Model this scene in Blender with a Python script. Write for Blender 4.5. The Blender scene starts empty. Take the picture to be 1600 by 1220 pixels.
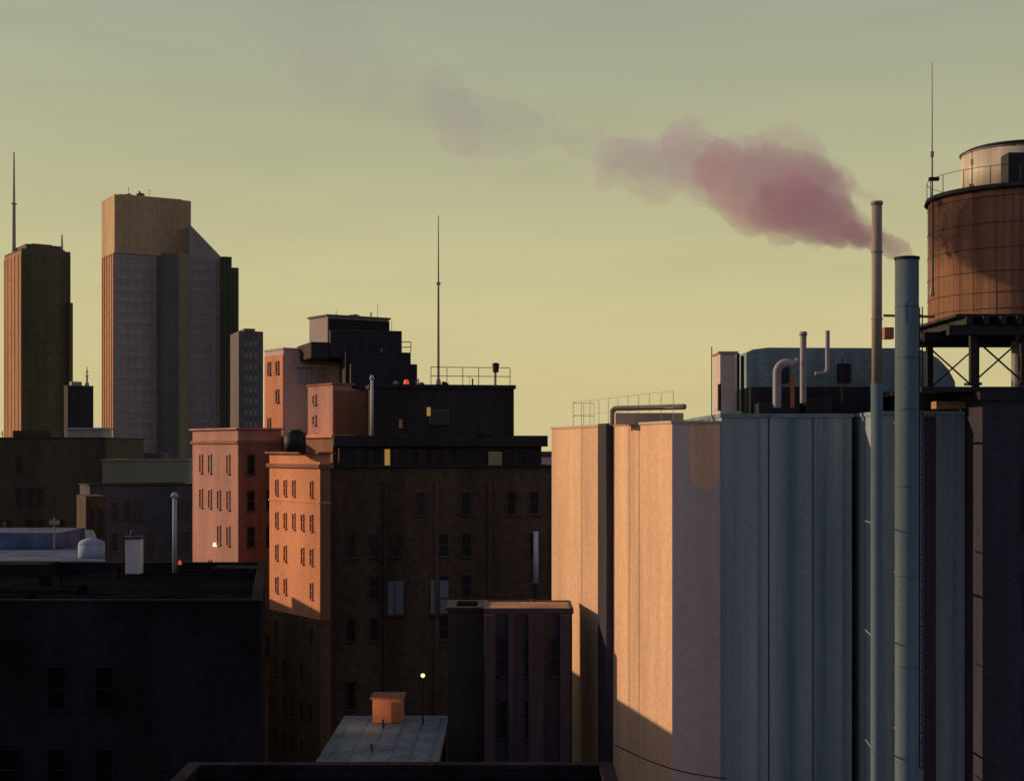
import bpy, bmesh, math, random
from mathutils import Vector, noise, Matrix
random.seed(7)
H=48.0; F=2222.0
SUN_AZ=math.radians(18); SUN_EL=math.radians(15)
S=bpy.context.scene

# ---------- materials ----------
def N(nt,t,**k):
    n=nt.nodes.new(t)
    for a,b in k.items(): setattr(n,a,b)
    return n
def mat(name,col,rough=.85,var=.25,scale=.6,stretch=.12,bump=.15,metal=0.0,spec=.25,fine=9.0,tint=None):
    m=bpy.data.materials.new(name); m.use_nodes=True; nt=m.node_tree; L=nt.links.new
    b=nt.nodes['Principled BSDF']; b.inputs['Roughness'].default_value=rough
    b.inputs['Metallic'].default_value=metal; b.inputs['Specular IOR Level'].default_value=spec
    tc=N(nt,'ShaderNodeTexCoord'); mp=N(nt,'ShaderNodeMapping'); mp.inputs['Scale'].default_value=(scale,scale,scale*stretch)
    L(tc.outputs['Object'],mp.inputs['Vector'])
    n1=N(nt,'ShaderNodeTexNoise'); n1.inputs['Scale'].default_value=1; n1.inputs['Detail'].default_value=7; n1.inputs['Roughness'].default_value=.6
    L(mp.outputs[0],n1.inputs['Vector'])
    r=N(nt,'ShaderNodeValToRGB'); t=tint or (1,1,1)
    r.color_ramp.elements[0].position=.32; r.color_ramp.elements[1].position=.68
    r.color_ramp.elements[0].color=tuple(c*(1-var) for c in col)+(1,)
    r.color_ramp.elements[1].color=tuple(min(1,c*(1+var)*k) for c,k in zip(col,t))+(1,)
    L(n1.outputs['Fac'],r.inputs[0])
    n2=N(nt,'ShaderNodeTexNoise'); n2.inputs['Scale'].default_value=fine*scale; n2.inputs['Detail'].default_value=4
    L(tc.outputs['Object'],n2.inputs['Vector'])
    mr=N(nt,'ShaderNodeMapRange'); mr.inputs[1].default_value=.3; mr.inputs[2].default_value=.7; mr.inputs[3].default_value=1-var*.5; mr.inputs[4].default_value=1+var*.4
    L(n2.outputs['Fac'],mr.inputs[0])
    mx=N(nt,'ShaderNodeVectorMath',operation='SCALE'); L(r.outputs[0],mx.inputs[0]); L(mr.outputs[0],mx.inputs['Scale'])
    L(mx.outputs[0],b.inputs['Base Color'])
    if bump:
        bp=N(nt,'ShaderNodeBump'); bp.inputs['Strength'].default_value=bump; bp.inputs['Distance'].default_value=.05
        L(n2.outputs['Fac'],bp.inputs['Height']); L(bp.outputs[0],b.inputs['Normal'])
    return m
def emis(name,col,st):
    m=bpy.data.materials.new(name); m.use_nodes=True; b=m.node_tree.nodes['Principled BSDF']
    b.inputs['Base Color'].default_value=col+(1,); b.inputs['Emission Color'].default_value=col+(1,); b.inputs['Emission Strength'].default_value=st
    return m
M={}
def dm(k,*a,**b): M[k]=mat(k,*a,**b)
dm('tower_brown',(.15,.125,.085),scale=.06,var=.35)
dm('tower_sun_tint',(.50,.26,.14),scale=.06,var=.3)  # orange stands in for sunlight on the far towers' left faces
dm('tower_grey',(.40,.37,.33),scale=.05,var=.2)
dm('tower_olive',(.34,.31,.18),scale=.05,var=.2)
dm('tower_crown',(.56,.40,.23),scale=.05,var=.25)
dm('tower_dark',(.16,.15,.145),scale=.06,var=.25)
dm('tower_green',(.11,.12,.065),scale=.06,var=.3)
dm('tower_mauve',(.40,.35,.33),scale=.06,var=.2)
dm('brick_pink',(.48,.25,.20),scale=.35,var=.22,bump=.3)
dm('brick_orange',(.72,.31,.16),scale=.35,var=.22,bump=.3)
dm('brick_shade',(.30,.14,.085),scale=.35,var=.3,bump=.3)  # darker trim brick, also painted shade on side faces
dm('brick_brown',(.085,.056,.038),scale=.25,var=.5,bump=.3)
dm('brick_shadow_tone',(.12,.074,.04),scale=.3,var=.5,bump=.3)  # shadow colour for the lower walls of the orange tower
dm('stone_dark',(.042,.036,.034),scale=.4,var=.4)
dm('stucco_mauve',(.60,.50,.46),scale=.3,var=.15)
dm('stucco_peach',(.74,.48,.31),scale=.45,var=.2,bump=.12)
dm('stucco_shade_tone',(.66,.55,.51),scale=.45,var=.15,bump=.12)  # shade tone for the return wall of the peach building
dm('stucco_trim',(.55,.45,.37),scale=.45,var=.16)
dm('teal_paint',(.25,.38,.44),scale=1.3,var=.28,stretch=.02,tint=(1.3,1.0,.92),bump=.08)
dm('teal_roof',(.21,.34,.37),scale=.8,var=.3,stretch=.3)
dm('teal_steel',(.12,.185,.225),scale=1.2,var=.25,rough=.8,stretch=.05)
dm('stack_steel',(.36,.32,.28),scale=1.5,var=.2,rough=.6,stretch=.05)
dm('dark_blue',(.046,.040,.060),scale=.8,var=.35)
dm('dark_purple',(.072,.062,.08),scale=.8,var=.35)
dm('tar',(.009,.009,.011),rough=1,scale=.3,var=.5,stretch=1,spec=0)
dm('tar_front',(.022,.020,.026),rough=1,scale=.3,var=.5,stretch=.5,spec=.02)
dm('olive_wall',(.07,.062,.042),scale=.2,var=.4)
dm('green_wall',(.24,.25,.18),scale=.2,var=.25)
dm('slate_wall',(.075,.075,.095),scale=.2,var=.35)
dm('roof_blue',(.11,.145,.24),scale=.4,var=.4,stretch=1,rough=.9,spec=.1)
dm('roof_teal',(.16,.22,.26),scale=.5,var=.4,stretch=1)
dm('roof_tan',(.42,.25,.15),scale=.5,var=.3,stretch=1)
dm('wood_stave',(.29,.15,.09),scale=2.2,var=.4,stretch=.04,bump=.3)
dm('steel_dark',(.028,.026,.032),scale=2,var=.35,rough=.6)
dm('steel_grey',(.28,.28,.29),scale=2,var=.2,rough=.5)
dm('zinc',(.36,.37,.41),scale=1.5,var=.25,rough=.6)
dm('drum_metal',(.66,.60,.48),scale=1.5,var=.25,rough=.5,stretch=.05)
dm('white_paint',(.62,.62,.70),scale=1,var=.12)
dm('pale_blue',(.34,.41,.53),scale=1,var=.2)
dm('olive_pipe',(.22,.21,.16),scale=1,var=.2)
dm('frame_dark',(.06,.045,.04),scale=1,var=.2)
dm('frame_light',(.40,.30,.23),scale=1,var=.2)
dm('rust',(.40,.17,.09),scale=1,var=.3)
dm('hoop_steel',(.09,.06,.05),scale=1,var=.3)
dm('peach_sun_tint',(.88,.56,.36),scale=1.2,var=.2)  # light patch put into the wall colour
dm('asphalt',(.05,.05,.052),scale=.1,var=.3,stretch=1)
dm('pavement',(.13,.125,.12),scale=.3,var=.2,stretch=1)
dm('line_paint',(.7,.7,.66),scale=1,var=.15,stretch=1)
dm('city_wall',(.12,.10,.095),scale=.08,var=.4)
M['glass']=mat('window_glass',(.018,.02,.028),rough=.25,var=.3,scale=.5,bump=.03,spec=.35)
M['glass_brick']=mat('window_shade',(.16,.075,.045),rough=.5,var=.3,scale=.5,bump=.03,spec=.3)
M['glass_blue']=mat('window_sky_tint',(.17,.19,.24),rough=.5,var=.3,scale=.5,bump=.03,spec=.4)  # pale blue in place of reflected sky
M['lamp']=emis('lamp_glow',(1,.78,.42),1.6)
M['lamp_yellow']=emis('lamp_yellow',(.9,.50,.12),.25)
M['lamp_red']=emis('beacon_red',(.9,.10,.05),.5)

# ---------- geometry helpers ----------
def K(px): return (px-800)/F
def P(px,d): return Vector((K(px)*d,d))
def Z(py,d): return H+(700-py)/F*d
def link(o,parent=None):
    S.collection.objects.link(o)
    if parent: o.parent=parent
    return o
def empty(name):
    o=bpy.data.objects.new(name,None); o.empty_display_size=1; return link(o)
def mesh(parent,name,m,vs,fs,bevel=0,smooth=False):
    me=bpy.data.meshes.new(name); me.from_pydata([tuple(v) for v in vs],[],fs)
    bm=bmesh.new(); bm.from_mesh(me); bmesh.ops.recalc_face_normals(bm,faces=bm.faces); bm.to_mesh(me); bm.free()
    me.materials.append(M[m]); o=bpy.data.objects.new(name,me); link(o,parent)
    if smooth:
        for p in me.polygons: p.use_smooth=len(p.vertices)==4
    if bevel:
        b=o.modifiers.new('bevel','BEVEL'); b.width=bevel; b.segments=2; b.limit_method='ANGLE'
    return o
def rect(pL,pC,pR,d,phi,depth=None):
    phi=math.radians(phi); c=P(pC,d); r=Vector((math.cos(phi),math.sin(phi))); l=Vector((-math.sin(phi),math.cos(phi)))
    k=K(pR); tr=(k*c.y-c.x)/(r.x-k*r.y)
    if depth is None:
        k=K(pL); tl=(c.x-k*c.y)/(-l.x+k*l.y)
    else: tl=depth
    A=c+l*tl; B=c+r*tr
    return [A,c,B,A+B-c]
def offset(fp,o):
    n=len(fp); out=[]
    for i in range(n):
        a,b,c=fp[i-1],fp[i],fp[(i+1)%n]
        e1=(b-a).normalized(); e2=(c-b).normalized()
        n1=Vector((e1.y,-e1.x)); n2=Vector((e2.y,-e2.x))
        out.append(b+(n1+n2)*(o/(1+n1.dot(n2))))
    return out
def prism(parent,name,m,fp,z0,z1,bevel=0):
    n=len(fp); vs=[(p.x,p.y,z0) for p in fp]+[(p.x,p.y,z1) for p in fp]
    fs=[list(range(n))[::-1],list(range(n,2*n))]+[[i,(i+1)%n,n+(i+1)%n,n+i] for i in range(n)]
    return mesh(parent,name,m,vs,fs,bevel)
def ring(parent,name,m,fp,z0,z1,o,i,bevel=0):
    a=offset(fp,o); b=offset(fp,-i); n=len(fp)
    vs=[(p.x,p.y,z0) for p in a]+[(p.x,p.y,z1) for p in a]+[(p.x,p.y,z1) for p in b]+[(p.x,p.y,z0) for p in b]
    fs=[]
    for k in range(n):
        j=(k+1)%n
        for q in range(4):
            w=(q+1)%4; fs.append([q*n+k,q*n+j,w*n+j,w*n+k])
    return mesh(parent,name,m,vs,fs,bevel)
class Acc:
    def __init__(s): s.v=[];s.f=[]
    def box(s,o,u,n,a0,a1,o0,o1,z0,z1):
        b=len(s.v)
        for z in (z0,z1):
            for a,w in((a0,o0),(a1,o0),(a1,o1),(a0,o1)):
                p=o+u*a+n*w; s.v.append((p.x,p.y,z))
        s.f+=[[b+3,b+2,b+1,b],[b+4,b+5,b+6,b+7]]+[[b+i,b+(i+1)%4,b+4+(i+1)%4,b+4+i] for i in range(4)]
    def rod(s,p,q,r,seg=8,r2=None):
        p=Vector(p);q=Vector(q);d=(q-p).normalized(); x=d.orthogonal().normalized(); y=d.cross(x); b=len(s.v); r2=r if r2 is None else r2
        for c,rr in((p,r),(q,r2)):
            for i in range(seg):
                a=2*math.pi*i/seg; s.v.append(tuple(c+(x*math.cos(a)+y*math.sin(a))*rr))
        s.f+=[[b+i for i in range(seg)][::-1],[b+seg+i for i in range(seg)]]+[[b+i,b+(i+1)%seg,b+seg+(i+1)%seg,b+seg+i] for i in range(seg)]
    def done(s,parent,name,m,bevel=0,smooth=False):
        if s.v: return mesh(parent,name,m,s.v,s.f,bevel,smooth)
U=Vector((1,0)); NV=Vector((0,-1))
def cyl(parent,name,m,x,y,z0,z1,r,r2=None,seg=32):
    a=Acc(); a.rod((x,y,z0),(x,y,z1),r,seg,r2); return a.done(parent,name,m,0,True)
def tube(parent,name,m,pts,r):
    cu=bpy.data.curves.new(name,'CURVE'); cu.dimensions='3D'; sp=cu.splines.new('POLY'); sp.points.add(len(pts)-1)
    for i,p in enumerate(pts): sp.points[i].co=tuple(p)+(1,)
    cu.bevel_depth=r; cu.bevel_resolution=4; cu.use_fill_caps=True; cu.materials.append(M[m])
    return link(bpy.data.objects.new(name,cu),parent)
def frame(A,B):
    u=(B-A); Ln=u.length; u=u/Ln; return u,Vector((u.y,-u.x)),Ln
def windows(parent,A,B,z0,z1,rows,cols,wf=.4,hf=.55,fm='frame_dark',gl='glass',margin=.06,skip=0,sky_tint_share=.0,fw=.08):
    u,n,Ln=frame(A,B); g=Acc();g2=Acc();f=Acc()
    m=Ln*margin; cw=(Ln-2*m)/cols; ch=(z1-z0)/rows
    for i in range(cols):
        for j in range(rows):
            if random.random()<skip: continue
            c=m+cw*(i+.5); zc=z0+ch*(j+.5); w=cw*wf/2; h=ch*hf/2
            G=g2 if random.random()<sky_tint_share else g
            G.box(A,u,n,c-w,c+w,0,.012,zc-h,zc+h)
            if fw:
                f.box(A,u,n,c-w-fw,c-w-.001,0,.09,zc-h,zc+h); f.box(A,u,n,c+w+.001,c+w+fw,0,.09,zc-h,zc+h)
                f.box(A,u,n,c-w-fw,c+w+fw,0,.10,zc+h+.001,zc+h+fw*1.4); f.box(A,u,n,c-w-fw*1.6,c+w+fw*1.6,0,.16,zc-h-fw*1.4,zc-h-.001)
                f.box(A,u,n,c-w+.001,c+w-.001,.013,.045,zc-.03,zc+.03)
    g.done(parent,'window_panes',gl); g2.done(parent,'sky_tint_window_panes','glass_blue'); f.done(parent,'window_surrounds',fm)
def parapet(parent,fp,z,m,h=.9,cap='stone_dark',t=.3,o=.0,capo=.12):
    ring(parent,'parapet',m,fp,z,z+h,o+.004,t); ring(parent,'parapet_cap',cap,fp,z+h+.001,z+h+.16,capo,t+.06,.015)
def body(parent,name,m,fp,z1,z0=0,par=True,cap='stone_dark',roof='tar',h=.9,bevel=0,capo=.12):
    if par:
        zr=z1-h-.16
        prism(parent,name,m,fp,z0,zr,bevel); parapet(parent,fp,zr,m,h,cap,capo=capo)
        prism(parent,'roof_deck',roof,offset(fp,-.32),zr+.004,zr+.05)
        return zr+.05
    prism(parent,name,m,fp,z0,z1,bevel); return z1
def rail(parent,pts,z,h=1.0,r=.022,m='steel_grey',n=5,name='railing'):
    a=Acc()
    for p,q in zip(pts[:-1],pts[1:]):
        for i in range(n+1):
            t=p.lerp(q,i/n); a.rod((t.x,t.y,z),(t.x,t.y,z+h*(1 if i%2==0 else .97)),r,6)
        for k in (.5,1): a.rod((p.x,p.y,z+h*k),(q.x,q.y,z+h*k),r,6)
    return a.done(parent,name,m)
def antenna(parent,x,y,z0,z1,r,m='steel_grey',name='antenna_mast',cross=0):
    a=Acc(); zm=z0+(z1-z0)*.6
    a.rod((x,y,z0),(x,y,zm),r,8,r*.75); a.rod((x,y,zm),(x,y,z1),r*.6,8,r*.3); a.rod((x,y,zm-.05),(x,y,zm+.15),r*1.6,8)
    a.rod((x,y,z0),(x,y,z0+r*6),r*2.5,8,r*1.4)
    for k in range(cross):
        z=z0+(z1-z0)*(.75+.06*k); w=(z1-z0)*.04; a.rod((x-w,y,z),(x+w,y,z),r*.4,6)
    return a.done(parent,name,m)
def clutter(parent,fp,z,n,s=1.0,mats=('steel_dark','steel_grey','stone_dark')):
    A,C,B,_=fp; acc={k:Acc() for k in mats}
    for i in range(n):
        u=random.uniform(.12,.85); v=random.uniform(.12,.85); p=C+(B-C)*u+(A-C)*v; k=random.choice(mats); a=acc[k]
        t=random.random(); w=random.uniform(.3,.8)*s; hh=random.uniform(.4,1.1)*s
        if t<.45:
            a.box(p,U,NV,-w,w,-w*.7,w*.7,z+.12*s,z+hh); a.box(p,U,NV,-w*.9,-w*.7,-w*.6,w*.6,z,z+.12*s); a.box(p,U,NV,w*.7,w*.9,-w*.6,w*.6,z,z+.12*s)
            a.rod((p.x,p.y,z+hh),(p.x,p.y,z+hh+.12*s),w*.45,12)
        elif t<.8:
            r=.12*s; a.rod((p.x,p.y,z),(p.x,p.y,z+hh),r,10); a.rod((p.x,p.y,z+hh),(p.x,p.y,z+hh+.2*s),r*1.9,10,r*.5)
        else:
            a.rod((p.x,p.y,z),(p.x,p.y,z+hh*1.8),.035*s,6); a.rod((p.x-w*.6,p.y,z+hh*1.5),(p.x+w*.6,p.y,z+hh*1.5),.02*s,6)
    for k,a in acc.items(): a.done(parent,'roof_equipment',k)

# ---------- ground ----------
g=empty('ground')
mesh(g,'ground_sheet','pavement',[(-9000,-3000,0),(9000,-3000,0),(9000,15000,0),(-9000,15000,0)],[[0,1,2,3]])
rd=empty('street')
for nm,x0,x1,y0,y1,zz in(('carriageway',-9.5,-3.5,-200,54,.004),('cross_carriageway',-400,400,86,95,.004),('far_carriageway',-500,500,148,158,.004)):
    mesh(rd,nm,'asphalt',[(x0,y0,zz),(x1,y0,zz),(x1,y1,zz),(x0,y1,zz)],[[0,1,2,3]])
a=Acc()
for i in range(60): a.box(Vector((-200+i*7,90.5)),U,NV,0,3,-.06,.06,.008,.012)
for i in range(30): a.box(Vector((-6.5,-150+i*7)),U,NV,-.06,.06,-3,0,.008,.012)
a.done(rd,'lane_marking','line_paint')
a=Acc(); a.box(Vector((0,86)),U,NV,-400,400,0,.25,0,.14); a.box(Vector((0,95.3)),U,NV,-400,400,0,.25,0,.14); a.done(rd,'kerb','pavement')

# ---------- far towers ----------
def fins(parent,A,B,z0,z1,n,w,dep,m,name='facade_piers'):
    u,nn,Ln=frame(A,B); a=Acc()
    for i in range(n+1):
        c=Ln*i/n; c=min(max(c,w),Ln-w); a.box(A,u,nn,c-w,c+w,0,dep,z0,z1)
    a.done(parent,name,m)
def floors(parent,A,B,z0,z1,step,m,hh=.45,dep=.12,name='floor_spandrels'):
    u,nn,Ln=frame(A,B); a=Acc(); z=z0
    while z<z1-1: a.box(A,u,nn,.3,Ln-.3,0,dep,z,z+step*hh); z+=step
    a.done(parent,name,m)
def skin(parent,A,B,z0,z1,m,name='sun_tint_skin',t=.08):
    u,nn,Ln=frame(A,B); a=Acc(); a.box(A,u,nn,.02,Ln-.02,.002,t,z0,z1); a.done(parent,name,m)
T=empty('office_tower'); d=600
fp=rect(7,34,110,d,34); zt=Z(388,d)
prism(T,'walls','tower_brown',fp,0,zt); skin(T,fp[0],fp[1],0,zt-1,'tower_sun_tint')  # left face tinted orange as if sunlit
fins(T,fp[0],fp[1],0,zt-2,5,.8,.3,'tower_sun_tint'); fins(T,fp[1],fp[2],0,zt-2,6,.5,.25,'tower_green')
floors(T,fp[1],fp[2],20,zt-2,4,'tower_green',.4,.1); 
fq=offset(fp,-2.5); prism(T,'setback_crown','tower_brown',fq,zt+.01,Z(379,d)); fq2=offset(fp,-6); prism(T,'plant_room','tower_dark',fq2,Z(379,d)+.01,Z(376,d))
p=P(22,d+16); antenna(T,p.x,p.y,zt-12,Z(238,d+16),.9,'tower_mauve'); p=P(97,d+12); antenna(T,p.x,p.y,zt-10,Z(360,d),.9,'tower_mauve')
fr=rect(None,108,114,d+8,20,14); prism(T,'side_bay','tower_brown',fr,0,Z(470,d))

T=empty('skyscraper'); d=500
fp=rect(160,178,276,d,30); zt=Z(395,d)
prism(T,'shaft','tower_grey',fp,0,zt); skin(T,fp[0],fp[1],0,zt-1,'tower_sun_tint')  # sunlight painted on the left face in orange
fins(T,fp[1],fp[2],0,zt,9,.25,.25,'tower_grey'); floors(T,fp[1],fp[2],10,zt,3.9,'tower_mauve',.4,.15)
fins(T,fp[0],fp[1],0,zt,5,.6,.3,'tower_sun_tint')
fc=rect(161,180,296,d,30); prism(T,'crown','tower_crown',offset(fc,.4),zt+.01,Z(304,d)); fins(T,offset(fc,.4)[1],offset(fc,.4)[2],zt+1,Z(306,d),16,.25,.2,'tower_crown')
prism(T,'crown_cap','tower_crown',offset(fc,-2),Z(304,d)+.01,Z(301,d)); clutter(T,offset(fc,-4),Z(301,d),6,2.2,('tower_dark','tower_crown'))
e=rect(None,258,279,d-1,30,10); prism(T,'service_core','tower_dark',e,0,zt-.2)
e=rect(None,279,296,d+2,30,18); prism(T,'stair_core','tower_olive',e,0,zt)
T=empty('slab_tower'); d=505
fw=rect(None,296,346,d,18,24)
zs=[Z(350,d),Z(350,d),Z(400,d),Z(400,d)]
vs=[(q.x,q.y,0) for q in fw]+[(q.x,q.y,z) for q,z in zip(fw,zs)]
mesh(T,'walls','tower_grey',vs,[[3,2,1,0],[4,5,6,7]]+[[i,(i+1)%4,4+(i+1)%4,4+i] for i in range(4)])
fins(T,fw[1],fw[2],0,Z(402,d),5,.3,.3,'tower_mauve'); floors(T,fw[1],fw[2],10,Z(402,d),3.9,'tower_mauve',.35,.15)
fw=rect(None,346,362,d-2,18,20); prism(T,'east_wing','tower_green',fw,0,Z(402,d)); fins(T,fw[1],fw[2],0,Z(403,d),3,.3,.3,'tower_green')
fw=rect(None,362,373,d,18,16); prism(T,'end_bay','tower_green',fw,0,Z(418,d))
T=empty('apartment_tower'); d=420
fw=rect(None,373,411,d,20,16); prism(T,'walls','tower_dark',fw,0,Z(517,d)); floors(T,fw[1],fw[2],10,Z(520,d),3.4,'tower_mauve',.5,.12); fins(T,fw[1],fw[2],0,Z(518,d),5,.5,.2,'tower_dark')
prism(T,'roof_house','tower_dark',offset(fw,-2),Z(517,d)+.01,Z(512,d))
T=empty('office_block'); d=400
fw=rect(100,106,146,d,30); zr=body(T,'walls','stone_dark',fw,Z(602,d),cap='tower_dark'); windows(T,fw[1],fw[2],20,Z(606,d),12,5,.5,.5,fw=0)
clutter(T,fw,zr,5,1.4); p=P(136,405); antenna(T,p.x,p.y,zr,Z(573,405),.35,'tower_mauve',cross=2)
fq=rect(None,112,128,402,30,3); prism(T,'plant_room','tower_grey',fq,zr,Z(596,402))

# ---------- mid-ground left ----------
T=empty('warehouse'); d=190
fp=rect(None,-260,165,d,3,25); zr=body(T,'walls','olive_wall',fp,Z(683,d)); windows(T,fp[1],fp[2],18,Z(700,d),7,22,.5,.5,fw=.1,fm='olive_wall',skip=.45)
clutter(T,fp,zr,18,1.1)
fq=rect(None,106,160,d+3,3,5); prism(T,'penthouse','tower_grey',fq,zr,Z(671,d+3)); prism(T,'penthouse_roof','pale_blue',offset(fq,.25),Z(671,d+3)+.01,Z(668,d+3))
fq=rect(None,20,80,d+4,3,5); prism(T,'stair_bulkhead','olive_wall',fq,zr,Z(672,d))
T=empty('loft_building'); d=162
fp=rect(None,160,296,d,6,16); zr=body(T,'walls','green_wall',fp,Z(718,d),cap='green_wall'); clutter(T,fp,zr,6,.8)
T=empty('row_building'); d=150
fp=rect(125,140,310,d,26); zr=body(T,'walls','slate_wall',fp,Z(757,d)); windows(T,fp[1],fp[2],20,Z(775,d),7,8,.45,.55,fw=.1,fm='slate_wall',skip=.3); clutter(T,fp,zr,8,.7)
fq=rect(120,134,166,140,26); prism(T,'brick_annex','brick_brown',fq,0,Z(775,140)); windows(T,fq[1],fq[2],25,Z(780,140),4,2,.4,.55)
T=empty('flat_roof_building')
x1=-29.0; fp=[Vector((-110,142)),Vector((-110,101)),Vector((x1,101)),Vector((x1-13,142))]
zE=H-8.0
prism(T,'walls','slate_wall',fp,0,zE-.3); prism(T,'metal_roof','roof_blue',offset(fp,.15),zE-.295,zE); windows(T,fp[1],fp[2],15,zE-1,7,26,.4,.5,fw=.1)
a=Acc()
for i in range(49): a.box(Vector((-109+i*1.35,142)),U,NV,-.04,.04,0,41,zE+.002,zE+.05)
a.done(T,'standing_seams','roof_blue'); clutter(T,[Vector((-60,138)),Vector((-60,112)),Vector((-42,112)),Vector((-42,138))],zE,9,.9,('slate_wall','steel_dark','slate_wall'))
fq=[Vector((-66,120)),Vector((-66,113)),Vector((-36,113)),Vector((-36,120))]; prism(T,'monitor_roof','roof_blue',fq,zE+.01,zE+1.3,.05)
c=P(143,104); cyl(T,'pale_tank','pale_blue',c.x,c.y,zE-.2,zE+1.0,.95); 
aa=Acc(); 
for i in range(5):
    r0=.95*math.cos(i*math.pi/10); r1=.95*math.cos((i+1)*math.pi/10); aa.rod((c.x,c.y,zE+1.0+.4*math.sin(i*math.pi/10)),(c.x,c.y,zE+1.0+.4*math.sin((i+1)*math.pi/10)),r0,24,max(r1,.01))
aa.done(T,'tank_dome','pale_blue',0,True)
p=P(85,110); a=Acc(); a.rod((p.x,p.y,zE),(p.x,p.y,zE+2.6),.06,8); a.box(p,U,NV,-.35,.35,-.15,.15,zE+2.1,zE+2.4); a.done(T,'roof_floodlight','frame_light')

# ---------- dark foreground building left ----------
T=empty('tar_roof_building'); zF=H-6.4
fp=[Vector((-70,80)),Vector((-70,60)),Vector((-10.6,60)),Vector((-13.9,80))]
prism(T,'walls','tar_front',fp,0,zF-.55); prism(T,'roof_deck','tar',offset(fp,-.4),zF-.545,zF-.5)
ring(T,'parapet','tar_front',fp,zF-.549,zF-.1,.003,.35); ring(T,'parapet_cap','tar_front',fp,zF-.099,zF,.08,.4,.02)
windows(T,fp[1],fp[2],12,zF-2,8,26,.35,.5,fw=.1,fm='tar_front',gl='tar',skip=.5)
clutter(T,[Vector((-34,78)),Vector((-34,61)),Vector((-14,61)),Vector((-14,78))],zF-.5,14,.5,('tar','tar','tar_front'))
fq=rect(None,196,219,78,0,.7); prism(T,'white_chimney','white_paint',fq,zF-.5,Z(842,78),.03); prism(T,'chimney_cap','slate_wall',offset(fq,.07),Z(842,78)+.01,Z(838,78)); 
p=P(207,78.4); cyl(T,'chimney_pot','slate_wall',p.x,p.y,Z(838,78)+.0,Z(829,78),.14,.11)
p=P(273,79); cyl(T,'flue_pipe','pale_blue',p.x,p.y,zF-.5,Z(776,79),.12); cyl(T,'flue_cap','pale_blue',p.x,p.y,Z(776,79),Z(769,79),.24,.1)
p=P(281,78); a=Acc(); a.rod((p.x,p.y,zF-.5),(p.x,p.y,zF+.02),.05,8); a.done(T,'beacon_post','steel_dark'); a=Acc(); a.rod((p.x,p.y,zF+.02),(p.x,p.y,zF+.25),.11,10,.06); a.done(T,'beacon','lamp_red')
fq=rect(None,-10,70,77,0,2.4); prism(T,'bulkhead','tar_front',fq,zF-.5,zF+.1)
fq=rect(None,330,398,76,0,2.2); prism(T,'stair_bulkhead','tar_front',fq,zF-.5,zF-.02)
T=empty('low_roof_building'); zL=H-10.6
fp=[P(300,48),P(300,48)-Vector((0,12)),Vector((P(952,48).x,36)),P(952,48)]
zr=body(T,'walls','tar_front',fp,zL,roof='tar',h=.35,cap='tar_front'); clutter(T,fp,zr,10,.35)

# ---------- brick towers ----------
T=empty('brick_apartment_building'); d=120
fp=rect(301,372,440,d,35); zt=Z(668,d)
zr=body(T,'walls','brick_pink',fp,zt,cap='brick_pink',h=.6,capo=.25)
ring(T,'cornice_band','brick_shade',fp,zt-1.35,zt-1.1,.16,.01)
windows(T,fp[0],fp[1],zt-20,zt-1.6,6,4,.26,.5,fm='brick_pink',gl='glass_brick',margin=.1,skip=.4)
u,n,Ln=frame(fp[1],fp[2]); a=Acc(); a.box(fp[1],u,n,.05,Ln-.1,.002,.06,0,zt-1.5); a.done(T,'side_shade_skin','brick_shade'); windows(T,fp[1]+n*.06,fp[2]+n*.06,zt-20,zt-1.6,6,2,.3,.5,fm='brick_brown',gl='glass',skip=.4)  # side face painted darker as shade on the pink brick
clutter(T,fp,zr,4,.5)
w0,w1,_=frame(fp[0],fp[1]); q=fp[0]+(fp[1]-fp[0])*.55+w1*.2; a=Acc(); pz=Z(853,122); a.rod((q.x,q.y,pz-.12),(q.x,q.y,pz+.18),.17,10,.12); a.done(T,'wall_lamp','lamp')

T=empty('orange_brick_tower'); d=110
fp=rect(421,500,516,d,35); zt=Z(706,d)
zr=body(T,'walls','brick_orange',fp,zt,cap='brick_shade',h=.55,capo=.3)
ring(T,'cornice','brick_shade',fp,zt-1.25,zt-.95,.22,.01); ring(T,'string_course','brick_orange',fp,zt-4.0,zt-3.85,.06,.01)
windows(T,fp[0],fp[1],zt-12.2,zt-1.6,4,5,.22,.46,fm='brick_orange',gl='glass_brick',margin=.07,fw=.06,skip=.3)
ring(T,'painted_shadow_band','brick_shadow_tone',fp,0,Z(968,d),.05,.01); windows(T,offset(fp,.05)[0],offset(fp,.05)[1],20,Z(970,d),5,5,.24,.5,fm='brick_shadow_tone',margin=.07,fw=.06,skip=.4)  # cast shadow painted as a darker ring below the lit wall
u,n,Ln=frame(fp[1],fp[2]); a=Acc(); a.box(fp[1],u,n,.02,Ln,.002,.045,0,zt-1.3); a.done(T,'side_shade_skin','brick_shade')  # shaded side of the tower painted in darker brick
clutter(T,fp,zr,4,.4)
T=empty('apartment_block'); d=111
fp=rect(509,516,865,d,10); zt=Z(727,d)
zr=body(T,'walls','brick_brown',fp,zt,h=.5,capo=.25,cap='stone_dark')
windows(T,fp[1],fp[2],zt-14.5,zt-1.4,4,9,.36,.52,fm='brick_brown',sky_tint_share=.0,fw=.1,margin=.04,skip=.45)
windows(T,fp[1],fp[2],zt-36,zt-16,5,9,.36,.52,fm='brick_brown',fw=.1,margin=.04,skip=.55)
u,n,Ln=frame(fp[1],fp[2]); a=Acc()
for q in(.0,.235,.46,.70,.985):
    a.box(fp[1],u,n,Ln*q,Ln*q+.3,0,.22,0,zt-1.2)
a.done(T,'pilasters','brick_brown')
a=Acc(); zc=Z(935,d)
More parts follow.
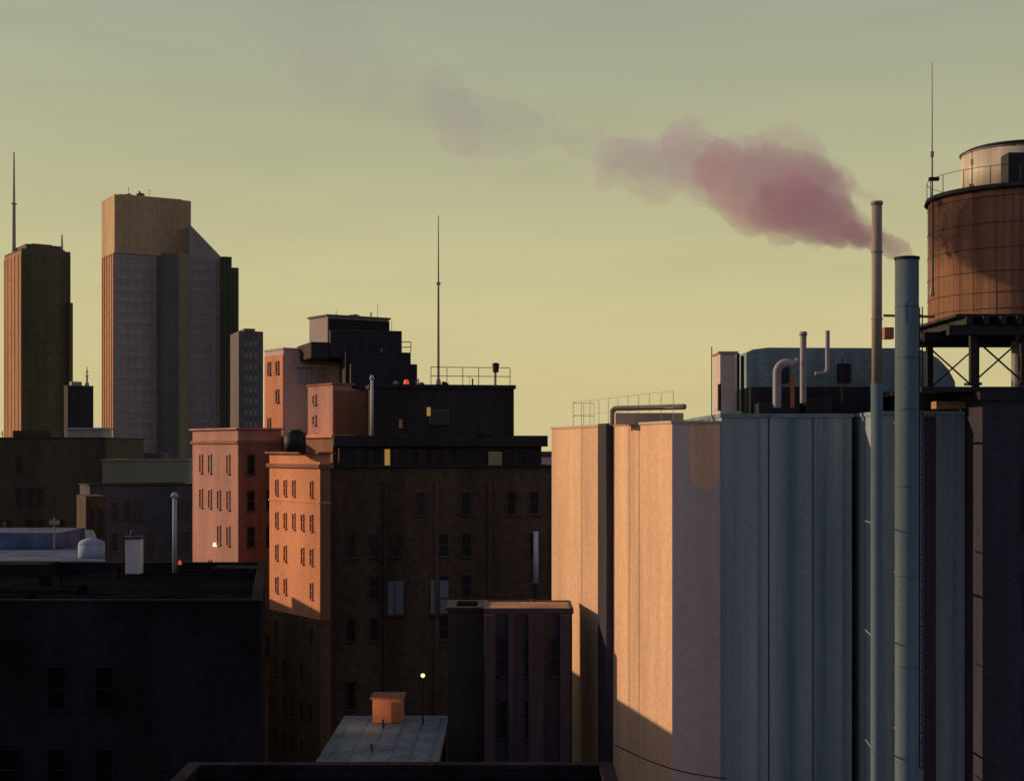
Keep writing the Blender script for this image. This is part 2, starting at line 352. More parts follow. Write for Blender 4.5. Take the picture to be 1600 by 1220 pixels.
for q in (.245,.445): a.box(fp[1],u,n,Ln*q-.05,Ln*q+1.35,.11,.16,zc-1.3,zc+1.3)
a.done(T,'sky_tint_panes','glass_blue'); a=Acc()  # window panes coloured blue to imitate sky reflection
for q in (.245,.445):
    a.box(fp[1],u,n,Ln*q+.62,Ln*q+.68,.162,.2,zc-1.3,zc+1.3); a.box(fp[1],u,n,Ln*q-.12,Ln*q+1.42,.11,.3,zc-1.48,zc-1.31)
a.done(T,'pane_bars','frame_dark')
q=fp[1]+u*(Ln*.915)+n*.35; cyl(T,'downpipe','white_paint',q.x,q.y,Z(915,d),Z(833,d),.2); cyl(T,'downpipe_lower','steel_dark',q.x,q.y,0,Z(915,d),.15)
f2=rect(None,530,846,d+2.2,10,13); z2=Z(680,d+2); prism(T,'attic_walls','stone_dark',f2,zr,z2-.9)
prism(T,'attic_cornice','stone_dark',offset(f2,.45),z2-.899,z2,.06)
windows(T,f2[1],f2[2],zr+.1,z2-.95,1,14,.4,.7,fm='brick_brown',fw=.06)
a=Acc(); uu,nn,L2=frame(f2[1],f2[2])
a.box(f2[1],uu,nn,L2*.22,L2*.22+.42,.12,.2,zr+.35,z2-1.1)
a.done(T,'lit_window','lamp_yellow'); a=Acc(); a.box(f2[1],uu,nn,L2*.73,L2*.73+1.1,.12,.4,zr+.3,z2-1.3); a.done(T,'awning','tower_olive')
f2b=rect(428,520,548,d+4,35); prism(T,'west_attic','brick_shade',f2b,zr,Z(684,d+4)); prism(T,'west_attic_cap','brick_orange',offset(f2b,.25),Z(684,d+4)+.01,Z(679,d+4),.03)
c=P(461,111.5); cyl(T,'roof_fan','steel_dark',c.x,c.y,Z(706,111),Z(676,111),.85); cyl(T,'roof_fan_cowl','steel_dark',c.x,c.y,Z(676,111)+.001,Z(671,111),.7,.4)
f3=rect(574,580,803,d+4,10); z3=Z(600,d+4); prism(T,'penthouse_walls','stone_dark',f3,z2,z3-.3); prism(T,'penthouse_coping','steel_dark',offset(f3,.15),z3-.299,z3)
u3,n3,L3=frame(f3[1],f3[2]); a=Acc(); a.box(f3[1],u3,n3,L3*.4,L3*.4+1.6,.0,.14,z2+.9,z2+2.1); a.done(T,'vent_louvre','tower_dark'); a=Acc()
for k in range(7): a.box(f3[1],u3,n3,L3*.4+.08,L3*.4+1.52,.141,.2,z2+1.0+k*.16,z2+1.06+k*.16)
a.done(T,'louvre_blades','steel_dark')
for q,zz in((.19,.6),(.385,1.6)):
    a=Acc(); a.box(f3[1],u3,n3,L3*q,L3*q+.28,.0,.25,z2+zz,z2+zz+.7); a.done(T,'wall_lantern','brick_orange' if q<.3 else 'lamp_yellow')
p=f3[1]+n3*.8; a=Acc(); a.rod((p.x,p.y,z2),(p.x,p.y,Z(592,d+3)),.12,10); a.rod((p.x,p.y,Z(592,d+3)),(p.x,p.y,Z(586,d+3)),.22,10,.1); a.done(T,'white_flue','white_paint',0,True)
rail(T,[f3[1]+(f3[2]-f3[1])*.42-n3*.5,f3[1]+(f3[2]-f3[1])*.98-n3*.5],z3,1.45,.03,'steel_dark',5)
p=f3[1]+(f3[2]-f3[1])*.875-n3*.3; a=Acc(); a.rod((p.x,p.y,z3),(p.x,p.y,z3+1.1),.06,8); a.rod((p.x,p.y,z3+1.05),(p.x,p.y,z3+1.75),.24,12,.3); a.rod((p.x,p.y,z3+1.75),(p.x,p.y,z3+1.85),.34,12,.1); a.done(T,'vent_cowl','steel_dark')
p=P(685,d+7); antenna(T,p.x,p.y,z3-.1,Z(337,d+7),.11,'steel_grey',cross=0)
p=P(635,d+4); a=Acc(); a.rod((p.x,p.y,z3),(p.x,p.y,z3+.35),.24,10,.15); a.done(T,'beacon','lamp_red')
clutter(T,f3,z3,9,.5,('steel_dark','steel_dark','steel_grey')); clutter(T,[f3[1]+n3*1.2,f3[1]+n3*1.9,f3[2]+n3*1.9,f3[2]+n3*1.2],z2,7,.45)
T=empty('stucco_building'); d=126
fp=rect(414,443,548,d,35); zt=Z(543,d); zr=body(T,'walls','stucco_mauve',fp,zt,h=.4,cap='stucco_mauve',capo=.1)
skin(T,fp[0],fp[1],0,zt-.6,'brick_orange','sun_tint_stucco',.06)  # orange over the stucco paints its sunlit face
w0,w1,_=frame(fp[0],fp[1]); windows(T,fp[0]+w1*.06,fp[1]+w1*.06,Z(685,d),zt-.5,3,2,.25,.4,fm='brick_shade',gl='glass_brick',skip=.3) 
u4,n4,L4=frame(fp[1],fp[2]); a=Acc(); a.box(fp[1],u4,n4,L4*.2,L4*.62,0,.15,Z(598,d),Z(574,d)); a.done(T,'glazed_screen','pale_blue'); a=Acc()
for k in range(6): a.box(fp[1],u4,n4,L4*(.2+.084*k)-.04,L4*(.2+.084*k)+.04,.151,.22,Z(598,d),Z(574,d))
a.box(fp[1],u4,n4,L4*.16,L4*.9,0,.3,Z(573,d),Z(568,d)); a.done(T,'screen_mullions','stucco_mauve'); clutter(T,fp,zr,6,.5)
T=empty('salmon_bulkhead'); d=119
fp=rect(481,520,584,d,35); zt=Z(598,d); body(T,'walls','brick_pink',fp,zt,z0=30,h=.3,cap='brick_shade')
windows(T,fp[0],fp[1],Z(672,d),zt-.5,2,2,.25,.4,fm='brick_pink',gl='glass_brick',skip=.3); a=Acc(); u5,n5,L5=frame(fp[1],fp[2]); a.box(fp[1],u5,n5,.15,L5-.1,0,.04,Z(700,d),zt-.6); a.done(T,'face_shade_skin','brick_shade')  # right face darkened by a painted shade skin
T=empty('rooftop_plant_room'); d=124
f=rect(483,512,608,d,35); prism(T,'upper_box','tower_mauve',f,Z(545,d),Z(494,d),.05); ring(T,'upper_cap','tower_dark',f,Z(494,d)+.001,Z(491,d),.12,.3)
u6,n6,L6=frame(f[1],f[2]); a=Acc(); a.box(f[1],u6,n6,.05,L6,0,.07,Z(545,d),Z(497,d)); a.done(T,'dark_shade_skin','stone_dark'); a=Acc()  # near-black skin paints the unlit face, left face stays grey
for k in range(9): a.box(f[1],u6,n6,.3,L6-.3,.071,.16,Z(540-k*5,d),Z(538.5-k*5,d))
a.done(T,'louvres','steel_dark'); clutter(T,f,Z(493,d),5,.5)
f=rect(None,486,622,d-1.5,20,6); prism(T,'middle_box','stone_dark',f,Z(561,d),Z(536,d),.05)
f=rect(None,516,628,d-1.2,12,5); prism(T,'side_unit','steel_dark',f,Z(561,d),Z(517,d),.05)
f=rect(None,540,642,d-3,12,6); prism(T,'lower_box','stone_dark',f,Z(640,d),Z(553,d),.05); rail(T,[f[1],f[2]],Z(553,d),.9,.035,'steel_dark',6); clutter(T,f,Z(553,d),6,.5)
f=rect(None,548,652,d-4,12,5); prism(T,'duct_box','steel_dark',f,Z(610,d),Z(572,d),.05)
for px,py in((590,474),(526,484),(612,500)): p=P(px,d+2); antenna(T,p.x,p.y,Z(560,d),Z(py,d+2),.045,'steel_dark')

# ---------- small bay block ----------
T=empty('rear_annex'); d=65
fp=[P(757,68.4),P(757,65),P(894,65),Vector((P(894,65).x,68.4))]; fp[0]=Vector((fp[1].x,68.4)); zt=Z(950,65)
prism(T,'walls','dark_purple',fp,0,zt-.25); prism(T,'roof_deck','roof_tan',fp,zt-.249,zt-.05); ring(T,'roof_kerb','dark_purple',fp,zt-.248,zt,.06,.1)
u,n,Ln=frame(fp[1],fp[2]); a=Acc()
for q,w in((0,.5),(.27,.25),(.5,.7),(.86,.45)): a.box(fp[1],u,n,Ln*q,Ln*q+w,.001,.4,0,zt-.26)
a.done(T,'piers','dark_purple',.03); windows(T,fp[1],fp[2],20,zt-.8,7,3,.25,.6,fm='dark_purple',fw=.05,skip=.3)
clutter(T,fp,zt-.04,3,.25,('roof_tan','steel_dark'))
fq=[Vector((P(700,66).x,69)),P(700,66),Vector((fp[1].x-.01,66)),Vector((fp[1].x-.01,69))]; body(T,'side_walls','stone_dark',fq,Z(948,66),h=.3)
T=empty('courtyard_shed'); zK=H-13
fp=[Vector((-8.0,69)),Vector((-8.0,59.2)),Vector((-3.2,59.2)),Vector((-3.2,69))]; prism(T,'walls','dark_blue',fp,0,zK-.2); prism(T,'roof','roof_teal',offset(fp,.15),zK-.199,zK)
a=Acc()
for i in range(6): a.box(Vector((-7.7+i*.85,69)),U,NV,-.03,.03,0,9.7,zK+.001,zK+.05)
a.done(T,'roof_seams','roof_teal'); clutter(T,fp,zK,6,.35,('dark_blue','dark_blue','pale_blue'))
q=Vector((-6.5,67.6)); a=Acc(); a.box(q,U,NV,-.1,1.3,-1,.4,zK+.01,zK+1.15); a.done(T,'warm_tint_bulkhead','brick_orange',.03); a=Acc(); a.box(q,U,NV,-.2,1.4,-1.1,.5,zK+1.16,zK+1.24); a.box(q,U,NV,.8,1.25,.401,.43,zK+.05,zK+1.0); a.done(T,'bulkhead_trim','brick_shade')  # orange colour stands in for warm light on the bulkhead
a=Acc(); a.rod((-4.2,67,zK),(-4.2,67,zK+2.2),.04,8); a.done(T,'lamp_post','steel_dark')
bm=bmesh.new(); bmesh.ops.create_icosphere(bm,subdivisions=2,radius=.1); me=bpy.data.meshes.new('lamp_globe'); bm.to_mesh(me); bm.free(); me.materials.append(M['lamp']); o=bpy.data.objects.new('lamp_globe',me); o.location=(-4.2,67,zK+2.3); link(o,T)
ld=bpy.data.lights.new('bulkhead_fill_light','POINT'); ld.energy=24; ld.color=(1,.5,.28); ld.shadow_soft_size=.15; lo=bpy.data.objects.new('bulkhead_fill_light',ld); lo.location=(-6.7,66.0,zK+1.2); link(lo,T)  # added fill light by the bulkhead, apart from the lamp globe

# ---------- beige wall building ----------
T=empty('stucco_wall_building'); d=56
fp=rect(862,1050,1127,d,14); zt=Z(657,56)
prism(T,'walls','stucco_peach',fp,0,zt-.12); ring(T,'coping','stucco_trim',fp,zt-.119,zt,.06,.35,.015); prism(T,'roof_deck','tar',offset(fp,-.36),zt-.118,zt-.09)
u,n,Ln=frame(fp[0],fp[1])
def along(px):
    k=K(px); c=fp[1]; t=(c.x-k*c.y)/(math.sin(math.radians(14))+k*math.cos(math.radians(14))); return Ln-t
a0=along(939); a1=along(957)
a=Acc(); a.box(fp[0],u,n,a0+.5,a1+.1,.001,.32,0,zt+.02); a.done(T,'dark_flue','dark_blue',.04)
a=Acc()
for q in(a1+2.3,a1+3.6,a0-3): a.box(fp[0],u,n,q,q+.03,.0,.02,H-22,zt-.15)
a.done(T,'wall_joints','stucco_trim')
ru,rn,rL=frame(fp[1],fp[2]); a=Acc(); a.box(fp[1],ru,rn,.0,rL-.01,.002,.02,0,zt-.125); a.done(T,'shade_tone_skin','stucco_shade_tone')  # thin skin paints the return wall in its shade tone
c0=rL*.66;w=rL*.31;zb=Z(735,56); rj=random.Random(4)
pts=[(c0-w,zt-.13)]+[(c0-w+rj.uniform(-.03,.03),zb+(zt-zb)*(1-k/7)) for k in range(1,7)]+[(c0+w*math.cos(t),zb-.75*abs(math.sin(t))+rj.uniform(-.05,.05)) for t in [math.pi*(1+i/14) for i in range(1,14)]]+[(c0+w,zb),(c0+w,zt-.13)]
vs=[tuple((fp[1]+ru*x+rn*.026).to_3d()+Vector((0,0,z))) for x,z in pts]
mesh(T,'painted_sun_patch','peach_sun_tint',vs,[list(range(len(vs)))])  # patch of light painted on the shaded return wall
rail(T,[fp[0]+u*1.2-n*.8,fp[0]+u*(Ln-2)-n*.8],zt-.1,1.35,.012,'stucco_mauve',10); 
rail(T,[fp[0]+u*1.2-n*.8,fp[0]+u*1.2-n*1.9],zt-.1,1.3,.012,'stucco_mauve',2)
pz=Z(637,60); A1=P(957,61); A2=P(1070,58.5)
tube(T,'roof_duct','olive_pipe',[(A1.x,A1.y,zt-.1),(A1.x,A1.y,pz-.1),(A1.x+.12,A1.y,pz),(A2.x,A2.y,pz)],.12)
q=rect(None,962,1068,60,0,.8); prism(T,'roof_curb','stucco_trim',q,zt-.09,Z(645,60))
tube(T,'cable','dark_blue',[Vector((P(960,55).x,55,Z(1163,55))).lerp(Vector((P(1135,54).x,54,Z(1216,54))),i/10)-Vector((0,0,.25*math.sin(math.pi*i/10))) for i in range(11)],.025)

# ---------- teal industrial building ----------
T=empty('teal_industrial_building')
def bx(px0,px1,y0,y1): 
    a=P(px0,y0).x; b=P(px1,y0).x; return [Vector((a,y1)),Vector((a,y0)),Vector((b,y0)),Vector((b,y1))]
f=bx(1127.5,1331,56.4,70); zt=Z(646,56.4); prism(T,'west_walls','teal_paint',f,0,zt-.15); prism(T,'west_coping','teal_roof',offset(f,.06),zt-.149,zt)
a=Acc()
for px in (1186,1232,1240,1288,1318): 
    q=P(px,56.4); a.box(q,U,NV,-.02,.02,.001,.04,0,zt-.16)
a.done(T,'wall_seams','teal_roof'); a=Acc(); q=P(1201,56.4); a.box(q,U,NV,-.02,.02,.001,.035,0,zt-.16); q=P(1270,56.4); a.box(q,U,NV,-.015,.015,.001,.035,0,zt-.16); a.done(T,'wall_conduit','dark_blue')
f=bx(1331.5,1378,57.5,70); prism(T,'recess_wall','dark_blue',f,0,Z(640,57.5))
f=bx(1379,1534,53,70); zt2=Z(642,53); prism(T,'east_walls','teal_paint',f,0,zt2-.15); prism(T,'east_coping','teal_roof',offset(f,.06),zt2-.149,zt2)
a=Acc()
for px in (1446,1490,1515): q=P(px,53); a.box(q,U,NV,-.02,.02,.001,.04,0,zt2-.16)
a.done(T,'east_seams','teal_roof'); 
a=Acc(); q=P(1452,53); a.box(q,U,NV,-.2,.2,.001,.15,0,zt2-.2); q=P(1352,57.5); a.box(q,U,NV,-.15,.12,.001,.3,0,Z(660,58)); a.done(T,'cable_trays','dark_purple')
f=bx(1172,1372,58,66); prism(T,'plant_deck','steel_dark',f,zt+.01,Z(604,58),.03)
yb=62; prof=[(1166,640),(1166,552),(1176,546),(1200,543),(1425,544),(1447,549),(1466,560),(1482,577),(1492,596),(1494,620)]
vs=[(P(x,yb).x,yb,Z(y,yb)) for x,y in prof]+[(P(x,yb).x,yb+7,Z(y,yb)) for x,y in prof]; n_=len(prof)
mesh(T,'vaulted_shed','teal_roof',vs,[list(range(n_)),list(range(n_,2*n_))]+[[i,(i+1)%n_,n_+(i+1)%n_,n_+i] for i in range(n_)])
a=Acc()
for px in range(1180,1430,24): q=P(px,yb); a.box(q,U,NV,-.03,.03,.0,.05,Z(636,yb),Z(548,yb))
a.done(T,'shed_ribs','teal_roof'); a=Acc()
for px in (1222,1318): q=P(px,yb); a.box(q,U,NV,-.3,.3,.051,.09,Z(598,yb),Z(568,yb))
a.done(T,'shed_windows','dark_blue')
f=bx(1125,1150,58.5,60.5); prism(T,'beige_bulkhead','stucco_mauve',f,Z(648,58),Z(552,58.5),.03); f2_=offset(f,.08); prism(T,'bulkhead_cap','stucco_trim',f2_,Z(552,58.5)+.002,Z(549,58.5))
a=Acc()
for px,y0 in((1124,600),(1153,552),(1160,556)): q=P(px,58); a.rod((q.x,q.y,Z(642,58)),(q.x,q.y,Z(y0,58)),.07,8)
q=P(1112,58.3); a.rod((q.x,q.y,Z(650,58)),(q.x,q.y,Z(541,58)),.02,6); a.done(T,'vent_posts','steel_dark')
def arc(cx,cz,r,a0,a1,y,n=8): return [(cx+r*math.cos(math.radians(a0+(a1-a0)*i/n)),y,cz+r*math.sin(math.radians(a0+(a1-a0)*i/n))) for i in range(n+1)]
zd=Z(610,57)
c=P(1255,57); tube(T,'vent_duct','zinc',[(c.x,57,zd-.5),(c.x,57,Z(522,57))],.13); cyl(T,'vent_cap','zinc',c.x,57,Z(524,57),Z(518,57),.17,.14)
c=P(1293,57.2); tube(T,'tall_duct','zinc',[(c.x,57.2,Z(516,57)),(c.x,57.2,Z(575,57))]+arc(c.x-.22,Z(575,57),.22,0,-90,57.2)+[(c.x-.5,57.2,Z(575,57)-.22)],.09)
c=P(1214,56.8); tube(T,'curved_duct','zinc',[(c.x,56.8,zd-.7),(c.x,56.8,Z(583,57))]+arc(c.x+.4,Z(583,57),.4,180,60,56.8)+[(c.x+.85,56.8,Z(570,57)+.1)],.17)
c=P(1238,56.7); tube(T,'copper_duct','rust',[(c.x,56.7,zd-.7),(c.x,56.7,Z(585,57))],.09)
f=bx(1185,1250,56.8,57.9); prism(T,'duct_base','steel_dark',f,zt+.01,Z(630,57),.03)
f=bx(1258,1300,57,57.9); prism(T,'fan_unit','steel_dark',f,zt+.01,Z(622,57),.03)
tube(T,'wall_pipe','steel_dark',[(P(1316,57).x,57,zt),(P(1316,57).x,57,Z(560,57))],.03)
T=empty('dark_building'); f=bx(1534.8,2100,51,72); zq=Z(612,51); prism(T,'walls','dark_blue',f,0,zq-.3); windows(T,f[1],f[2],15,zq-2,9,5,.3,.5,fm='dark_blue',fw=.08); prism(T,'roof_slab','steel_dark',offset(f,.12),zq-.299,zq)
f=bx(1435,1534,54,66); prism(T,'deck_link','steel_dark',f,zt2+.01,Z(604,54),.02)
a=Acc(); q=P(1462,52.9); a.box(q,U,NV,0,2.0,-.6,.05,Z(640,53)+.03,Z(627,53)); a.done(T,'terracotta_curb','roof_tan',.02)
# ---------- stacks ----------
T=empty('smokestack'); c=P(1370,50.2); ds=50.2
cyl(T,'flue','stack_steel',c.x,c.y,Z(600,ds),Z(320,ds),.18); cyl(T,'flue_lower','teal_steel',c.x,c.y,0,Z(600,ds)-.001,.21); cyl(T,'rim','stack_steel',c.x,c.y,Z(320,ds),Z(315,ds),.21)
a=Acc()
for py in(395,500): a.rod((c.x,c.y,Z(py,ds)),(c.x,c.y,Z(py,ds)+.06),.205,24)
for py in(500,640,820,1000,1180): a.rod((c.x,c.y,Z(py,ds)),(c.x+.3,53.0 if py>642 else 50.9,Z(py,ds)),.03,6)
a.done(T,'bands','steel_grey')
T=empty('chimney_stack'); c=P(1417,51.2); ds=51.2
cyl(T,'flue','teal_steel',c.x,c.y,0,Z(406,ds),.42); cyl(T,'rim','steel_dark',c.x,c.y,Z(406,ds),Z(402,ds),.45); a=Acc()
for py in(480,560,640,760,900,1040,1180): a.rod((c.x,c.y,Z(py,ds)),(c.x,c.y,Z(py,ds)+.04),.43,28)
for py in(660,900,1150): a.rod((c.x,c.y,Z(py,ds)),(c.x,53.1,Z(py,ds)),.05,6)
a.done(T,'bands','teal_steel'); a=Acc(); x=c.x+.5; a.rod((x,c.y-.2,Z(1200,ds)),(x,c.y-.2,Z(480,ds)),.02,6); a.rod((x,c.y+.15,Z(1200,ds)),(x,c.y+.15,Z(480,ds)),.02,6)
z=Z(1200,ds)
while z<Z(480,ds): a.rod((x,c.y-.2,z),(x,c.y+.15,z),.014,5); z+=.32
a.done(T,'ladder','steel_dark')
# ---------- water tower ----------
T=empty('water_tower'); R=3.3; cy=54.5; cx=K(1456)*cy+R*1.0; zb=Z(503,54.5); ztk=Z(316,54.5)
cyl(T,'tank','wood_stave',cx,cy,zb,ztk,R,R*.985,72)
a=Acc()
for i in range(72):
    t=2*math.pi*i/72; p=Vector((math.cos(t),math.sin(t))); uu=Vector((-p.y,p.x)); o_=Vector((cx,cy))+p*(R-.01); a.box(o_,uu,p,-.14,.14,0,.02+.006*(i%3),zb+.01,ztk-.02)
a.done(T,'staves','wood_stave')
a=Acc()
for i in range(6):
    z=zb+.25+(ztk-zb-.5)*(i/5)**1.2; a.rod((cx,cy,z),(cx,cy,z+.018),R+.04,72)
a.done(T,'hoops','hoop_steel',0,True)
cyl(T,'tank_lid','steel_dark',cx,cy,ztk,ztk+.18,R+.16,R+.1,64); r2=2.15; zl=ztk+.18; c2=K(1506)*cy+r2
cyl(T,'upper_drum','drum_metal',c2,cy,zl,Z(240,cy),r2,r2,48); cyl(T,'drum_lid','steel_dark',c2,cy,Z(240,cy),Z(235,cy),r2+.08,r2-.15,48)
a=Acc()
for z in (zl+.1,Z(243,cy)): a.rod((c2,cy,z),(c2,cy,z+.05),r2+.03,48)
a.done(T,'drum_bands','steel_grey',0,True)
q=Vector((K(1578)*51.7,52.3)); a=Acc(); a.box(q,U,NV,0,2.2,-.4,.4,zl,Z(238,51.9)); a.done(T,'service_cabinet','steel_dark',.04)
a=Acc()
for i in range(40):
    t=2*math.pi*i/40
    if i%2==0: a.rod((cx+(R+.05)*math.cos(t),cy+(R+.05)*math.sin(t),ztk+.1),(cx+(R+.05)*math.cos(t),cy+(R+.05)*math.sin(t),ztk+.85),.014,6)
    t2=t+2*math.pi/40
    a.rod((cx+(R+.05)*math.cos(t),cy+(R+.05)*math.sin(t),ztk+.85),(cx+(R+.05)*math.cos(t2),cy+(R+.05)*math.sin(t2),ztk+.85),.012,5)
a.done(T,'guard_rail','steel_dark')
p=Vector((cx-R-.05,cy-.2)); antenna(T,p.x,p.y,zb+1,Z(100,cy),.045,'steel_grey'); a=Acc(); a.box(p,U,NV,-.12,.25,-.1,.1,Z(284,cy),Z(279,cy)); a.rod((p.x,p.y,Z(340,cy)),(p.x+.3,cy,Z(340,cy)),.03,6); a.done(T,'mast_bracket','steel_dark')
a=Acc(); c=Vector((cx,cy))
a.box(c,U,NV,-R-.35,R+.35,-R,-R+.35,zb-.75,zb-.4);a.box(c,U,NV,-R-.35,R+.35,R-.35,R,zb-.75,zb-.4); a.box(c,U,NV,-R-.35,R+.35,-.18,.18,zb-.75,zb-.4)
for i in range(11): xx=-R+.3+i*(2*R-.6)/10; a.box(c,U,NV,xx-.1,xx+.1,-R-.3,R+.3,zb-.399,zb-.1)
a.box(c,U,NV,-R-.1,R+.1,-R,R,zb-.099,zb-.002)
a.done(T,'platform_grillage','steel_dark'); a=Acc()
for sx in(-2.6,-.75,.9,2.6):
    for sy in(-2.7,2.7):
        a.box(c+Vector((sx,sy)),U,NV,-.12,.12,-.12,.12,Z(604,54),zb-.751)
        a.box(c+Vector((sx,sy)),U,NV,-.25,.25,-.25,.25,Z(606,54),Z(602,54))
for sy in(-2.7,2.7):
    for s0,s1 in((-2.6,-.75),(.9,2.6)):
        a.rod((cx+s0,cy+sy,Z(602,54)),(cx+s1,cy+sy,zb-.8),.035,6); a.rod((cx+s1,cy+sy,Z(602,54)),(cx+s0,cy+sy,zb-.8),.035,6)
a.done(T,'legs','steel_dark'); a=Acc()
a.rod((cx,cy,Z(604,54)),(cx,cy,zb-.1),.25,16); a.done(T,'riser_pipe','steel_grey')
a=Acc(); x0=K(1380)*53.5; a.rod((x0,53.5,Z(493,53.5)),(cx-R-.2,53.5,Z(495,53.5)),.05,8); a.box(Vector((x0,53.5)),U,NV,0,.35,-.2,.2,Z(530,53.5),Z(512,53.5)); a.done(T,'overflow_pipe','rust')
f=bx(1440,1800,51.6,60); prism(empty('roof_platform'),'deck','steel_dark',f,Z(612,51.6)+.004,Z(604,51.6))

# ---------- background city ----------
T=empty('background_city'); a=Acc(); rnd=random.Random(3)
def addb(x,y,w,dd,h): 
    a.box(Vector((x,y)),U,NV,-w,w,-dd,dd,0,h)
    if rnd.random()<.6: a.box(Vector((x,y)),U,NV,-w*.4,w*.3,-dd*.4,dd*.4,h+.01,h+2.5)
for y in range(230,1500,45):
    for x in range(-700,701,42):
        addb(x+rnd.uniform(-6,6),y,rnd.uniform(11,18),rnd.uniform(12,18),rnd.uniform(22,44.5))
for y in range(-60,220,40):
    for x in list(range(-400,-120,40))+list(range(80,400,40)):
        addb(x,y,15,15,rnd.uniform(15,32))
a.done(T,'city_blocks','city_wall')
T=empty('distant_block'); f=rect(None,780,905,210,8,20); zr=body(T,'walls','stucco_mauve',f,Z(712,210)); windows(T,f[1],f[2],15,Z(722,210),7,8,.4,.5,fw=.1)

# ---------- smoke ----------
def smoke_mat(name,col,dens,em):
    m=bpy.data.materials.new(name); m.use_nodes=True; nt=m.node_tree; nt.nodes.clear()
    o=N(nt,'ShaderNodeOutputMaterial'); v=N(nt,'ShaderNodeVolumePrincipled'); v.inputs['Color'].default_value=col+(1,); v.inputs['Density'].default_value=dens; v.inputs['Anisotropy'].default_value=.1
    v.inputs['Emission Color'].default_value=em+(1,); v.inputs['Emission Strength'].default_value=dens  # added glow stands in for light scattered inside the smoke
    nt.links.new(v.outputs[0],o.inputs['Volume']); return m
SM=empty('smoke_plume')
def puffs(name,pts,mtl,n,disp=.5,vox=.11,seed=1,jit=.45,rs=(.35,.75)):
    rn=random.Random(seed); bm=bmesh.new()
    for a_,b_ in zip(pts[:-1],pts[1:]):
        for i in range(n):
            t=i/n; x0=a_[0]+(b_[0]-a_[0])*t; y0=a_[1]+(b_[1]-a_[1])*t; r0=(a_[2]+(b_[2]-a_[2])*t); dd=a_[3]+(b_[3]-a_[3])*t
            for k in range(4):
                x=x0+rn.uniform(-jit,jit)*r0*1.2; y=y0+rn.uniform(-jit,jit)*r0*1.2; r=r0*rn.uniform(*rs)
                q=P(x,dd); rr=r*dd/F
                bmesh.ops.create_icosphere(bm,subdivisions=3,radius=rr,matrix=Matrix.Translation((q.x,dd+rn.uniform(-.5,.5)*rr,Z(y,dd))))
    me=bpy.data.meshes.new(name); bm.to_mesh(me); bm.free(); me.materials.append(mtl); o=bpy.data.objects.new(name,me); link(o,SM)
    r=o.modifiers.new('r','REMESH'); r.mode='VOXEL'; r.voxel_size=vox
    for k,(sc,st) in enumerate(((1.1,disp),(.35,disp*.8))):
        tx=bpy.data.textures.new(name+str(k),'CLOUDS'); tx.noise_scale=sc; tx.noise_depth=3
        dmod=o.modifiers.new('d','DISPLACE'); dmod.texture=tx; dmod.strength=st; dmod.mid_level=.5; dmod.texture_coords='GLOBAL'
stem=smoke_mat('smoke_stem',(.66,.40,.46),1.3,(.13,.06,.075)); stem2=smoke_mat('smoke_neck',(.66,.40,.46),.55,(.13,.06,.075))
pink=smoke_mat('smoke_pink',(.66,.41,.46),.42,(.13,.06,.075)); mauve=smoke_mat('smoke_mauve',(.66,.45,.53),.22,(.14,.085,.11)); lilac=smoke_mat('smoke_lilac',(.55,.50,.62),.10,(.11,.10,.14)); haze=smoke_mat('smoke_haze',(.5,.48,.6),.03,(.12,.11,.15))
puffs('stem_smoke',[(1420,400,9,51.2),(1400,388,16,51.3),(1375,378,18,51.6),(1345,366,20,52),(1320,358,10,52.2)],stem,7,.14,.05,2)
puffs('neck_smoke',[(1365,375,18,51.8),(1325,356,32,52.2),(1285,335,42,52.8),(1240,320,48,53.2),(1190,320,30,53.6)],stem2,6,.3,.07,22)
puffs('dense_smoke',[(1335,360,26,52),(1300,340,44,52.4),(1255,305,72,53),(1205,300,74,53.5),(1160,286,58,54),(1110,265,42,54.5)],pink,6,.5,.09,12,.5,(.3,.7))
puffs('drifting_smoke',[(1240,290,75,53.6),(1160,275,65,54.5),(1098,240,58,55.5),(1040,262,52,57),(985,258,45,58),(945,262,28,58.5)],mauve,6,.6,.12,5)
puffs('thin_smoke',[(1090,240,50,56),(980,240,40,58),(900,220,28,59.5),(840,205,30,61),(770,210,48,62),(720,190,50,63),(695,140,38,64),(690,115,20,64)],lilac,5,.8,.16,8)
puffs('high_haze',[(700,170,70,64),(600,120,60,66),(520,90,90,68),(450,50,80,70)],haze,4,1.2,.2,18)
puffs('stack_wisp',[(1371,313,5,50.2),(1350,303,9,50.4),(1325,288,12,51),(1290,272,20,52)],stem2,6,.12,.05,9)

# ---------- world, sun, camera ----------
w=bpy.data.worlds.new('World'); S.world=w; w.use_nodes=True; nt=w.node_tree; L=nt.links.new; bg=nt.nodes['Background']
sky=N(nt,'ShaderNodeTexSky'); sky.sky_type='NISHITA'; sky.sun_disc=False; sky.sun_elevation=SUN_EL; sky.sun_rotation=math.radians(-72); sky.dust_density=3; sky.air_density=1.5
tc=N(nt,'ShaderNodeTexCoord'); sep=N(nt,'ShaderNodeSeparateXYZ'); L(tc.outputs['Generated'],sep.inputs[0])
rp=N(nt,'ShaderNodeValToRGB'); e=rp.color_ramp.elements
e[0].position=0; e[0].color=(.69,.58,.29,1); e[1].position=1; e[1].color=(.10,.12,.17,1)
for p_,c_ in((.10,(.64,.575,.30,1)),(.19,(.50,.49,.295,1)),(.30,(.385,.41,.30,1)),(.42,(.19,.21,.21,1))):
    x=e.new(p_); x.color=c_
L(sep.outputs[2],rp.inputs[0])
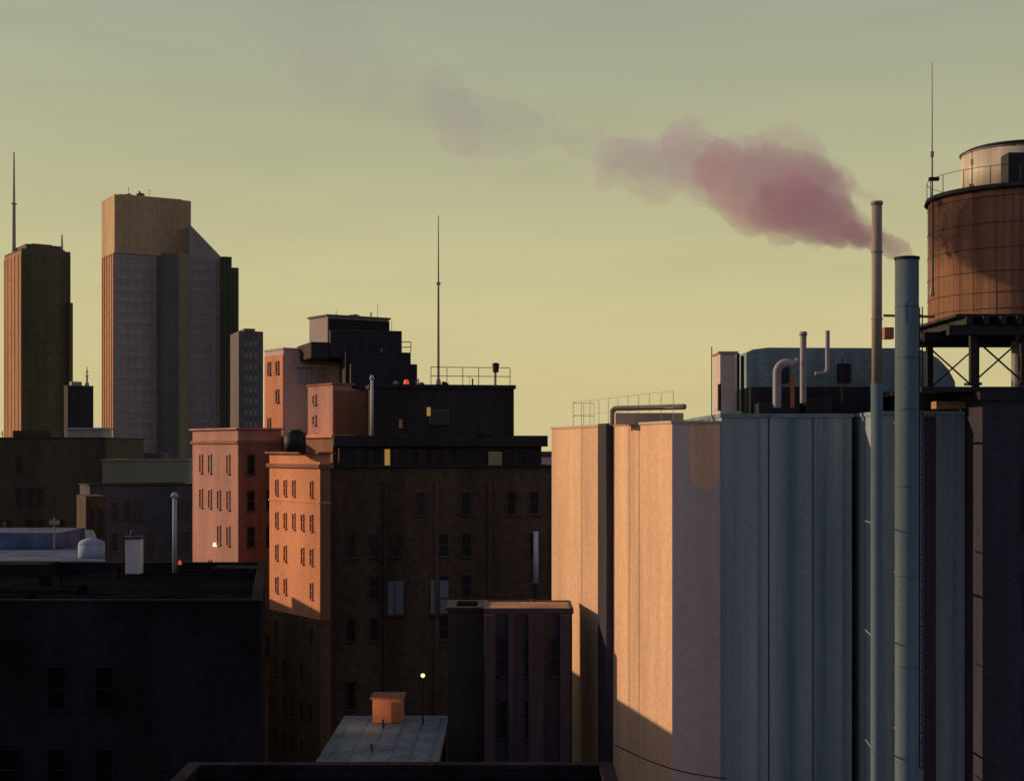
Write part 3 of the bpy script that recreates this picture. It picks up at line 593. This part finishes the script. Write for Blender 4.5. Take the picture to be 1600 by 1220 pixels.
mr=N(nt,'ShaderNodeMapRange'); mr.inputs[1].default_value=.35; mr.inputs[2].default_value=-.7; L(sep.outputs[1],mr.inputs[0])
m1=N(nt,'ShaderNodeMixRGB'); L(mr.outputs[0],m1.inputs[0]); L(rp.outputs[0],m1.inputs[1]); m1.inputs[2].default_value=(.185,.18,.24,1)
sc=N(nt,'ShaderNodeVectorMath',operation='SCALE'); sc.inputs['Scale'].default_value=.05; L(sky.outputs[0],sc.inputs[0])
m2=N(nt,'ShaderNodeMixRGB'); m2.inputs[0].default_value=.9; L(sc.outputs[0],m2.inputs[1]); L(m1.outputs[0],m2.inputs[2])
mp=N(nt,'ShaderNodeMapping'); mp.inputs['Scale'].default_value=(3,3,22); L(tc.outputs['Generated'],mp.inputs[0]); nz=N(nt,'ShaderNodeTexNoise'); nz.inputs['Scale'].default_value=1.5; nz.inputs['Detail'].default_value=8; L(mp.outputs[0],nz.inputs[0])
m3=N(nt,'ShaderNodeMapRange'); m3.inputs[1].default_value=.3; m3.inputs[2].default_value=.7; m3.inputs[3].default_value=.96; m3.inputs[4].default_value=1.04; L(nz.outputs[0],m3.inputs[0])
s2=N(nt,'ShaderNodeVectorMath',operation='SCALE'); L(m2.outputs[0],s2.inputs[0]); L(m3.outputs[0],s2.inputs['Scale']); L(s2.outputs[0],bg.inputs[0]); bg.inputs[1].default_value=1.0

sd=bpy.data.lights.new('sun','SUN'); sd.energy=3.0; sd.angle=math.radians(.6); sd.color=(1,.66,.40); so=bpy.data.objects.new('sun',sd)
dv=Vector((-math.cos(SUN_AZ)*math.cos(SUN_EL),math.sin(SUN_AZ)*math.cos(SUN_EL),math.sin(SUN_EL)))
so.rotation_euler=dv.to_track_quat('Z','Y').to_euler(); link(so)
cd=bpy.data.cameras.new('camera'); cd.lens=50; cd.sensor_width=36; cd.shift_y=90/1600; cd.clip_end=20000; cd.clip_start=.5
co=bpy.data.objects.new('camera',cd); co.location=(0,0,H); co.rotation_euler=(math.radians(90),0,0); link(co); S.camera=co
S.view_settings.view_transform='Standard'; S.view_settings.look='None'; S.view_settings.exposure=0
